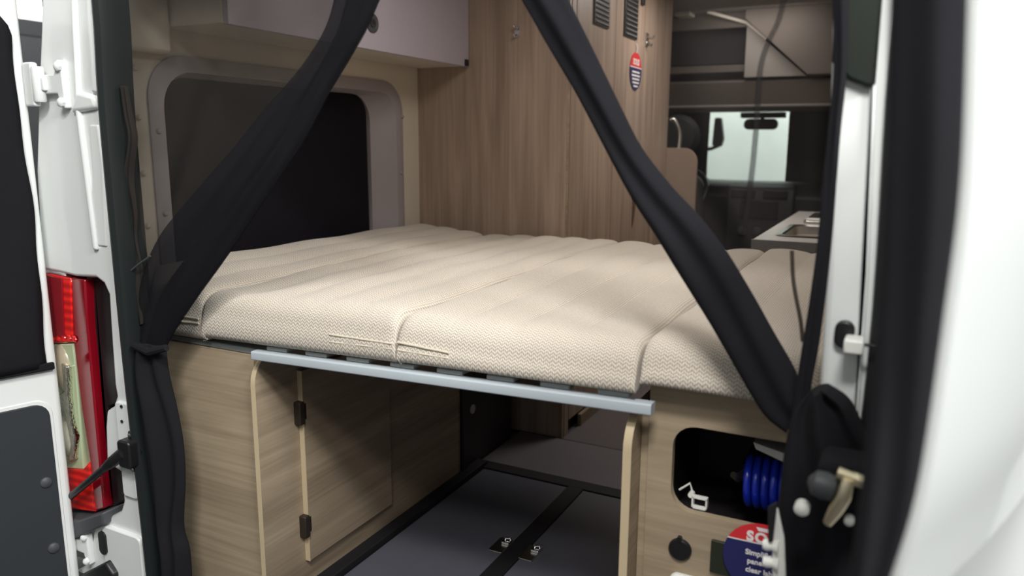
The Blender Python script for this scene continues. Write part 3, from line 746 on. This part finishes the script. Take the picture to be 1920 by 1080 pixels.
obj('control_strip', B().box(.43, .80, 2.455, 2.53, .8455, .852), WHITEP, ct, bevel=.003)
for k_ in range(3): obj('knob', B().lathe([(.022, 0), (.020, .02), (.012, .022), (.0005, .022)], (.52+k_*.09, 2.49, .852), (0, 0, 1), 16), WHITEP, ct)
b = B()
for yy in (2.60, 2.68, 2.76, 2.84): b.tube([(.47, yy, .846), (.475, yy, .866), (.85, yy, .866), (.855, yy, .846)], .005, 8)
for xx in (.52, .66, .80): b.tube([(xx, 2.585, .866), (xx, 2.855, .866)], .005, 8)
obj('grate', b, BLACK, ct)

# ------------------------------------------------------------------ cab
db = thing('dashboard', 'dark dashboard with knobs below the bright windscreen', 'dashboard', (0, 4.3, .3))
prof = [(4.51, .30), (4.12, .30), (4.08, .62), (4.06, .84), (4.12, .90), (4.30, .925), (4.51, .925)]
obj('body', B().prism(prof, 0, -1.0, 1.0), DASHM, db, bevel=.015, seg=3)
obj('center_stack', B().prism([(4.10, .45), (4.02, .48), (4.0, .80), (4.03, .90), (4.14, .93), (4.20, .45)], 0, -.23, .19), DASHM, db, bevel=.012, seg=3)
obj('radio_screen', B().box(-.14, .10, 3.994, 4.002, .70, .82), BLACK, db, bevel=.004)
obj('air_vent', B().box(-.20, -.05, 3.99, 4.03, .835, .885).box(.0, .15, 3.99, 4.03, .835, .885), BLACK, db, bevel=.004)
for x in (-.12, -.02, .08): obj('knob', B().lathe([(.028, 0), (.026, .02), (.014, .022), (.0005, .022)], (x, 4.004, .62), (0, -1, 0), 18), GREYPL, db)
obj('instrument_hood', B().lathe([(.16, -.08), (.17, .0), (.14, .10), (.02, .12)], (-.52, 4.08, .90), (0, -1, .1), 20, .55), DASHM, db)
sw = thing('steering_wheel', 'dark steering wheel beside the half wall shoulder', 'steering wheel', (-.50, 3.9, .86))
wc_ = Vector((-.52, 3.86, .87)); wa = Vector((0, -.80, .60)).normalized(); u_ = Vector((1, 0, 0)); v_ = wa.cross(u_)
obj('rim', B().tube([wc_+(u_*math.cos(i/36*2*PI)+v_*math.sin(i/36*2*PI))*.185 for i in range(36)], .017, 10, True), BLACK, sw)
obj('hub', B().lathe([(.07, -.03), (.075, 0), (.05, .02), (.001, .025)], wc_, wa, 20), DASHM, sw)
b = B()
for a in (0, PI, -PI/2): b.tube([wc_, wc_+(u_*math.cos(a)+v_*math.sin(a))*.18], [.02, .014], 8)
obj('spoke', b, DASHM, sw)
obj('column', B().tube([wc_-wa*.02, (wc_.x, 4.055, .70)], .04, 12), DASHM, sw)
ds = thing('driver_seat', 'dark cab seat with headrest behind the grab handle', 'seat', (-.45, 3.35, 0))
def soft(x0, x1, y0, y1, z0, z1): return B().box(x0, x1, y0, y1, z0, z1)
obj('headrest', B().lathe([(.03, -.06), (.11, -.05), (.135, 0), (.11, .05), (.03, .06)], (-.42, 3.42, 1.22), (0, -1, 0), 24, .95), DASHM, ds)
obj('backrest', soft(-.66, -.26, 3.38, 3.52, .52, .99), DASHM, ds, bevel=.06, seg=4)
obj('seat_cushion', soft(-.66, -.20, 3.42, 3.88, .40, .54), DASHM, ds, bevel=.05, seg=4)
obj('pedestal', soft(-.60, -.26, 3.44, 3.84, 0, .40), BLACK, ds, bevel=.01)
rm = thing('rear_view_mirror', 'black rear-view mirror hanging at the top of the windscreen', 'mirror', (-.14, 4.5, 1.27))
mc = at(1427, 233, 4.5)
obj('mirror_body', B().prism(rrect(mc.x-.115, mc.x+.115, mc.z-.037, mc.z+.037, .034), 1, 4.47, 4.52), BLACK, rm, bevel=.012, seg=3)
obj('stalk', B().tube([(mc.x, 4.515, mc.z), (mc.x, 4.55, mc.z+.05), (mc.x, 4.635, mc.z+.075)], .014, 10), BLACK, rm)
obj('sensor_pod', B().prism(rrect(mc.x-.15, mc.x+.15, mc.z+.045, mc.z+.083, .03), 1, 4.53, 4.60), SHELFM, rm, bevel=.012, seg=3)
em = thing('wing_mirror', 'black mirror on a bent arm seen through the windscreen left edge', 'mirror', (-.45, 4.9, 1.2))
ec = at(1344, 248, 4.9)
obj('mirror_head', B().prism([(ec.x-.03, ec.z-.10), (ec.x+.04, ec.z-.11), (ec.x+.055, ec.z-.05), (ec.x+.03, ec.z+.11), (ec.x-.02, ec.z+.11)], 1, 4.88, 4.95), BLACK, em, bevel=.012, seg=3)
obj('arm', B().tube([(ec.x+.02, 4.91, ec.z-.10), (ec.x-.04, 4.91, ec.z-.125), (ec.x-.25, 4.80, ec.z-.155), (-1.04, 4.66, ec.z-.18)], .014, 8), BLACK, em)
def curtain_panel(name, x0, x1, z0, z1, y, label):
    rows = []
    for i in range(14):
        z = z0+(z1-z0)*i/13; rows.append([(x0+(x1-x0)*q/30, y+.02*math.sin(q*.9)+.008*math.sin(q*.5+i*.4), z) for q in range(31)])
    return tag(obj(name, B().grid(rows), CURTM, solid=.004), label, 'curtain', 'cab curtains')
curtain_panel('cab_curtain', -.97, -.50, .81, 1.43, 4.565, 'dark slate curtain hanging left of the windscreen behind the grab handle')
curtain_panel('cab_curtain', .055, .93, .81, 1.43, 4.565, 'dark slate curtain hanging right of the windscreen above the worktop')
# overhead shelf of the cab
os_ = thing('cab_shelf', 'taupe overhead shelf with a dark cubby above the cab', 'shelf', (0, 3.9, 1.39))
obj('lower_fascia', B().prism([(3.60, 1.545), (3.66, 1.40), (4.51, 1.40), (4.51, 1.47), (3.70, 1.56)], 0, -.98, .98), SHELFM, os_, bevel=.01, seg=3)
obj('edge_piping', B().tube([(-.95, 3.655, 1.402), (.95, 3.655, 1.402)], .008, 8), HEADL, os_)
obj('cubby_back', B().box(-.95, -.09, 4.0, 4.02, 1.56, 1.93), BLACK, os_)
obj('upper_fascia', B().box(-.95, -.09, 3.58, 3.60, 1.845, 1.93), SHELFM, os_, bevel=.004)
obj('cubby_floor', B().box(-.95, -.09, 3.62, 4.0, 1.60, 1.64), SHELFM, os_)
obj('cubby_lining', B().box(-.95, -.09, 3.70, 3.71, 1.655, 1.93), plain('cubby_dark', (34, 34, 36), .8), os_)
obj('end_panel', B().prism([(-.088, 1.56), (.26, 1.56), (-.088, 1.86)], 1, 3.58, 3.97), HEADL, os_, bevel=.004)
obj('right_fascia', B().prism([(.27, 1.56), (.98, 1.56), (.98, 1.93), (-.085, 1.93), (-.085, 1.88)], 1, 3.50, 3.97), SHELFM, os_, bevel=.004)
obj('edge_strip', B().tube([(-.30, 3.49, 1.93), (-.09, 3.57, 1.868), (.03, 3.57, 1.77)], .010, 8), WALLM, os_)
tag(obj('vent_plate', B().prism(rrect(-.47, -.38, 1.905, 1.928, .006), 1, 3.4, 3.52), WALLM, bevel=.002), 'small pale plate under the ceiling at the wardrobe edge', 'plate')

# ------------------------------------------------------------------ insect-screen curtains
YS = .035
lc = thing('net_curtain', 'black insect-net curtain swept and tied to the left side of opening', 'net curtain', (-.75, YS, -.2), 'rear insect-net curtains')
swL = [(632, -60), (628, 0), (606, 65), (556, 138), (496, 205), (440, 275), (392, 330), (345, 385), (305, 435), (278, 490), (262, 550), (256, 610), (256, 652)]
swR = [(740, -60), (712, 0), (688, 55), (652, 118), (612, 185), (572, 262), (524, 335), (472, 413), (420, 490), (368, 562), (326, 625), (310, 656)]
obj('swag', band(pl(swL, YS), pl(swR, YS), .022, 60, 26, 3, .16, .5, 3), NETD, lc)
coL = [(668, -60), (650, 0), (632, 60), (596, 130), (545, 220), (490, 300), (432, 375), (375, 450), (322, 520), (285, 585), (268, 652)]
obj('swag_core', band(pl(coL, YS-.01), pl([(x-2, y) for x, y in swR], YS-.01), .012, 60, 22, 2, .14, .5, 4), NETC, lc)
tlL = [(256, 640), (250, 690), (262, 760), (270, 830), (282, 910), (296, 1000), (312, 1100), (318, 1160)]
tlR = [(310, 648), (316, 700), (330, 760), (343, 830), (347, 900), (344, 985), (356, 1040), (362, 1160)]
obj('tail', band(pl(tlL, .02), pl(tlR, .02), .026, 50, 26, 2, .4, .6, 5), FABRIC, lc)
obj('tie', B().tube([at(252, 648, -.01), at(280, 660, -.015), at(312, 652, -.01)], [.008, .010, .008], 8), FABRIC, lc)
mpL = [(228, -120), (226, 0), (222, 120), (222, 250), (230, 400), (244, 520), (258, 610)]
mpR = [(735, -120), (690, 0), (630, 120), (545, 250), (430, 400), (340, 520), (285, 610)]
obj('mesh_panel', sheet(pl(mpL, YS+.022), pl(mpR, YS+.022), .012, 3, seed=2), NET1, lc)
rfL = [(234, 160), (238, 215), (244, 260), (236, 320), (232, 400), (234, 480), (240, 560), (252, 620)]
rfR = [(240, 165), (250, 218), (258, 262), (252, 330), (258, 400), (258, 450), (272, 520), (284, 600)]
obj('ruffle', band(pl(rfL, .03), pl(rfR, .03), .01, 40, 14, 2, .5, .5, 8), netting('ruffle_net', (44, 41, 38), .82), lc)
obj('cord', B().tube([at(240, 512, .01), at(262, 494, .012), at(282, 480, .012)], .0022, 6), GREYPL, lc)

rcu = thing('net_curtain', 'black insect-net curtain swept to the right with a broad dark hem', 'net curtain', (.6, YS, -.2), 'rear insect-net curtains')
stL = [(935, -70), (978, 0), (1028, 88), (1078, 172), (1130, 270), (1182, 368), (1228, 440), (1272, 512), (1322, 592), (1362, 660), (1402, 730), (1436, 782), (1474, 812)]
stR = [(1030, -70), (1066, 0), (1102, 72), (1140, 150), (1172, 216), (1206, 280), (1262, 352), (1312, 405), (1362, 470), (1412, 552), (1450, 620), (1490, 690), (1508, 740)]
obj('hem_band', band(pl(stL, YS), pl(stR, YS), .016, 60, 22, 1.5, .3, .6, 11), FABRIC, rcu)
vhL = [(1566, -70), (1561, 0), (1563, 120), (1553, 240), (1542, 340), (1534, 440), (1518, 560), (1502, 660), (1490, 740), (1478, 805)]
vhR = [(1596, -70), (1592, 0), (1588, 130), (1576, 250), (1568, 350), (1560, 450), (1548, 560), (1534, 660), (1522, 720), (1512, 800)]
obj('side_hem', band(pl(vhL, -.02), pl(vhR, -.02), .010, 50, 14, 1, .3, .8, 13), FABRIC, rcu)
mL = [(990, -70), (1040, 0), (1120, 150), (1188, 280), (1290, 405), (1385, 550), (1455, 680), (1480, 720)]
mR = [(1578, -100), (1576, 0), (1574, 140), (1563, 270), (1550, 390), (1540, 500), (1528, 600), (1512, 690)]
obj('mesh_panel', sheet(pl(mL, YS+.01), pl(mR, YS+.01), .012, 2, seed=6), NET2, rcu)
f1 = [(1478, -60), (1462, 30), (1440, 80), (1425, 130), (1418, 230), (1412, 300), (1405, 360), (1396, 440)]
obj('fold', band(pl([(x-5, y) for x, y in f1], YS), pl([(x+6, y) for x, y in f1], YS), .004, 40, 8, 1, .2, .6, 2), netting('fold_net', (40, 38, 38), .45), rcu)
f2 = [(1484, 470), (1486, 520), (1492, 560), (1500, 600), (1504, 640)]
obj('fold', band(pl([(x-3, y) for x, y in f2], YS), pl([(x+5, y) for x, y in f2], YS), .004, 20, 8, 1, .2, .6, 2), netting('fold_net_dark', (44, 38, 36), .75), rcu)
bL = [(1520, 732), (1496, 760), (1480, 800), (1470, 850), (1463, 910), (1458, 970), (1462, 1040), (1470, 1120)]
bR = [(1556, 722), (1594, 748), (1620, 800), (1640, 850), (1655, 910), (1672, 970), (1685, 1040), (1690, 1120)]
obj('tail', band(pl(bL, -.03), pl(bR, -.03), .035, 50, 30, 2, .4, .5, 17), FABRIC, rcu)

# fittings on the right pillar
q = at(1583, 628, -.008)
t = thing('door_switch', 'white plastic door switch in a black oval grommet on the right pillar', 'switch', (q.x, -.005, q.z-.02))
obj('grommet', B().prism(rrect(q.x-.013, q.x+.013, q.z-.020, q.z+.020, .0125), 1, -.010, .002), BLACK, t, bevel=.003)
q2 = at(1602, 646, -.03)
obj('switch_body', B().box(q2.x-.013, q2.x+.012, -.045, -.008, q2.z-.011, q2.z+.009), WHITEP, t, bevel=.003)
obj('switch_arm', B().box(q2.x+.012, q2.x+.028, -.036, -.030, q2.z+.000, q2.z+.004), BLACK, t, bevel=.001)
YL = -.16
q = at(1585, 900, YL)
lk = thing('door_latch', 'gold-plated latch on a black bracket before the gathered right curtain', 'latch', (q.x, YL, q.z-.07))
obj('bracket', B().box(q.x-.035, q.x+.05, YL+.012, -.07, q.z-.045, q.z+.012), FABRIC, lk, bevel=.012, seg=3)
g0, g1, g2 = at(1570, 886, YL), at(1598, 896, YL), at(1632, 910, YL)
obj('striker_bar', B().tube([g0, g0.lerp(g2, .45), g1, g2], [.0085, .008, .0085, .009], 12), GOLD, lk)
obj('hook', B().tube([at(1590, 900, YL-.005), at(1582, 930, YL-.012), at(1568, 955, YL-.008), at(1552, 980, YL)], [.008, .0095, .009, .006], 12), GOLD, lk)
obj('lever', B().lathe([(.004, -.02), (.016, -.012), (.018, 0), (.016, .012), (.004, .02)], at(1545, 910, YL), (1, 0, -.2), 16), GREYPL, lk)
obj('pin', B().lathe([(.010, 0), (.010, .012), (.004, .016)], at(1505, 948, YL+.03), (0, -1, 0), 14), WHITEP, lk)
obj('pin', B().lathe([(.006, 0), (.006, .010), (.003, .012)], at(1593, 972, YL+.01), (0, -1, 0), 12), WHITEP, lk)
obj('roller', B().lathe([(.012, -.012), (.014, 0), (.012, .012)], at(1672, 884, YL), (.3, 0, 1), 14), GREYPL, lk)
# white clip hanging at the curtain's lower edge
YC = -.08
pts = [(1452, 955), (1458, 955), (1470, 1010), (1474, 1110), (1452, 1110), (1446, 1060), (1450, 1010)]
t = thing('plastic_clip', 'white plastic clip with two rounded lugs before the round tag', 'clip', (at(1455, 1080, YC).x, YC, at(1455, 1100, YC).z))
obj('strip', B().prism([(p.x, p.z) for p in pl(pts, YC)], 1, YC, YC+.008), WHITEP, t, bevel=.002)
for py in (1020, 1052):
    a = at(1431, py, YC); b_ = at(1460, py+6, YC)
    obj('lug', B().tube([a, a.lerp(b_, .25), a.lerp(b_, .6), b_], [.007, .0085, .0065, .011], 12), WHITEP, t)
ov = at(1450, 985, YC-.004)
tag(obj('zip_strip', B().prism([(p.x, p.z) for p in pl([(1440, 950), (1458, 940), (1449, 1015), (1441, 1015)], YC-.006)], 1, YC-.01, YC-.003), BLKRUB, bevel=.001),
    'narrow black strap running down above the white plastic clip', 'strap')

# ------------------------------------------------------------------ right rear door, ajar, close to the lens
YD = -.55
eL = [(1674, -160), (1668, 0), (1664, 250), (1652, 540), (1628, 780), (1592, 1090), (1575, 1200)]
eR = [(1824, -160), (1816, 0), (1803, 330), (1775, 560), (1722, 907), (1668, 1090), (1640, 1190)]
L = resample(pl(eL, YD), 30); R = resample(pl(eR, YD), 30)
sk = B(); rows = []
for k_ in range(11):
    t = k_/10; rows.append([(p.x+.006+.30*.62*t+.015*math.sin(PI*t), YD+.0+.545*t, p.z) for p in R])
rows2 = []
for k_ in range(11):
    t = k_/10; rows2.append([(p.x+.008+.24*.62*t, YD+.012+.525*t, p.z) for p in L])
outer = rows; inner = rows2
n = 30
allr = [inner[k_] for k_ in range(10, -1, -1)]+[outer[k_] for k_ in range(11)]
sk.grid(allr)
m = len(allr)
for end in (0, n-1): sk.f.append(tuple(i*n+end for i in range(m)))
sk.f += [(q, q+1, (m-1)*n+q+1, (m-1)*n+q) for q in range(n-1)]
d2_ = struct('door_2', sk, WHITE, angle=60)
obj('edge_seal', band([p for p in L], [p for p in R], .018, 40, 20, 1.2, .25, .8, 21), FABRIC, d2_)

# ------------------------------------------------------------------ light
w = bpy.data.worlds.new('hall'); scn.world = w; w.use_nodes = True
nt = w.node_tree; bg = nt.nodes['Background']; bg.inputs[1].default_value = 1.0
tc = N(nt, 'ShaderNodeTexCoord'); sx_ = N(nt, 'ShaderNodeSeparateXYZ'); nt.links.new(tc.outputs['Generated'], sx_.inputs[0])
rp_ = N(nt, 'ShaderNodeValToRGB'); el = rp_.color_ramp.elements                  # dim hall low down, bright hall ceiling
el[0].position = .0; el[0].color = (.13, .13, .13, 1); el[1].position = .75; el[1].color = (.62, .63, .62, 1)
e_ = el.new(.18); e_.color = (.21, .21, .21, 1)
nt.links.new(sx_.outputs['Z'], rp_.inputs['Fac']); nt.links.new(rp_.outputs['Color'], bg.inputs[0])
def area(name, loc, rot, sx, sy, power, col=(1, 1, 1)):
    l = bpy.data.lights.new(name, 'AREA'); l.shape = 'RECTANGLE'; l.size = sx; l.size_y = sy; l.energy = power; l.color = col
    o = bpy.data.objects.new(name, l); COL.objects.link(o); o.location = loc; o.rotation_euler = rot; return o
def aim(loc, tgt): return (Vector(tgt)-Vector(loc)).to_track_quat('-Z', 'Y').to_euler()
p = (1.5, -2.7, 3.35); area('hall_area_light', p, aim(p, (-.2, .6, .6)), 1.0, .3, 40, (1, .97, .93))
p = (1.0, -1.9, 3.4); area('hall_area_light', p, aim(p, (-.2, .2, .5)), .8, .3, 80, (1, .98, .95))
p = (2.8, -1.1, 3.0); area('hall_area_light', p, aim(p, (.9, -.4, .9)), 1.2, .6, 110, (.98, 1, .99))  # unseen fill, added to whiten the outer skin of the right door
p = (0, 6.3, 3.6); area('hall_area_light', p, aim(p, (0, 7.9, 1.2)), 4.0, .6, 210, (1, 1, .98))  # added light that brightens the hall wall beyond the windscreen
p = (-4.6, 3.0, 3.9); area('hall_area_light', p, aim(p, (-6.5, 3.2, 2.4)), 3.0, .6, 220, (1, 1, 1))  # added light that brightens the white hall wall left of the van
p = (.05, .75, 1.90); area('ceiling_area_light', p, (0, 0, 0), .5, .25, 7, (1, .93, .86))
p = (.1, 2.3, 1.90); area('ceiling_area_light', p, (0, 0, 0), .4, .4, 9, (1, .93, .86))
p = (0, 3.3, 1.88); area('ceiling_area_light', p, (math.radians(25), 0, 0), .5, .2, 2.4, (1, .95, .9))  # unseen fill added to brighten the cab and its shelf

vs_ = scn.view_settings
vs_.view_transform = 'Standard'; vs_.look = 'None'; vs_.exposure = 0.0; vs_.gamma = 1; vs_.use_curve_mapping = False
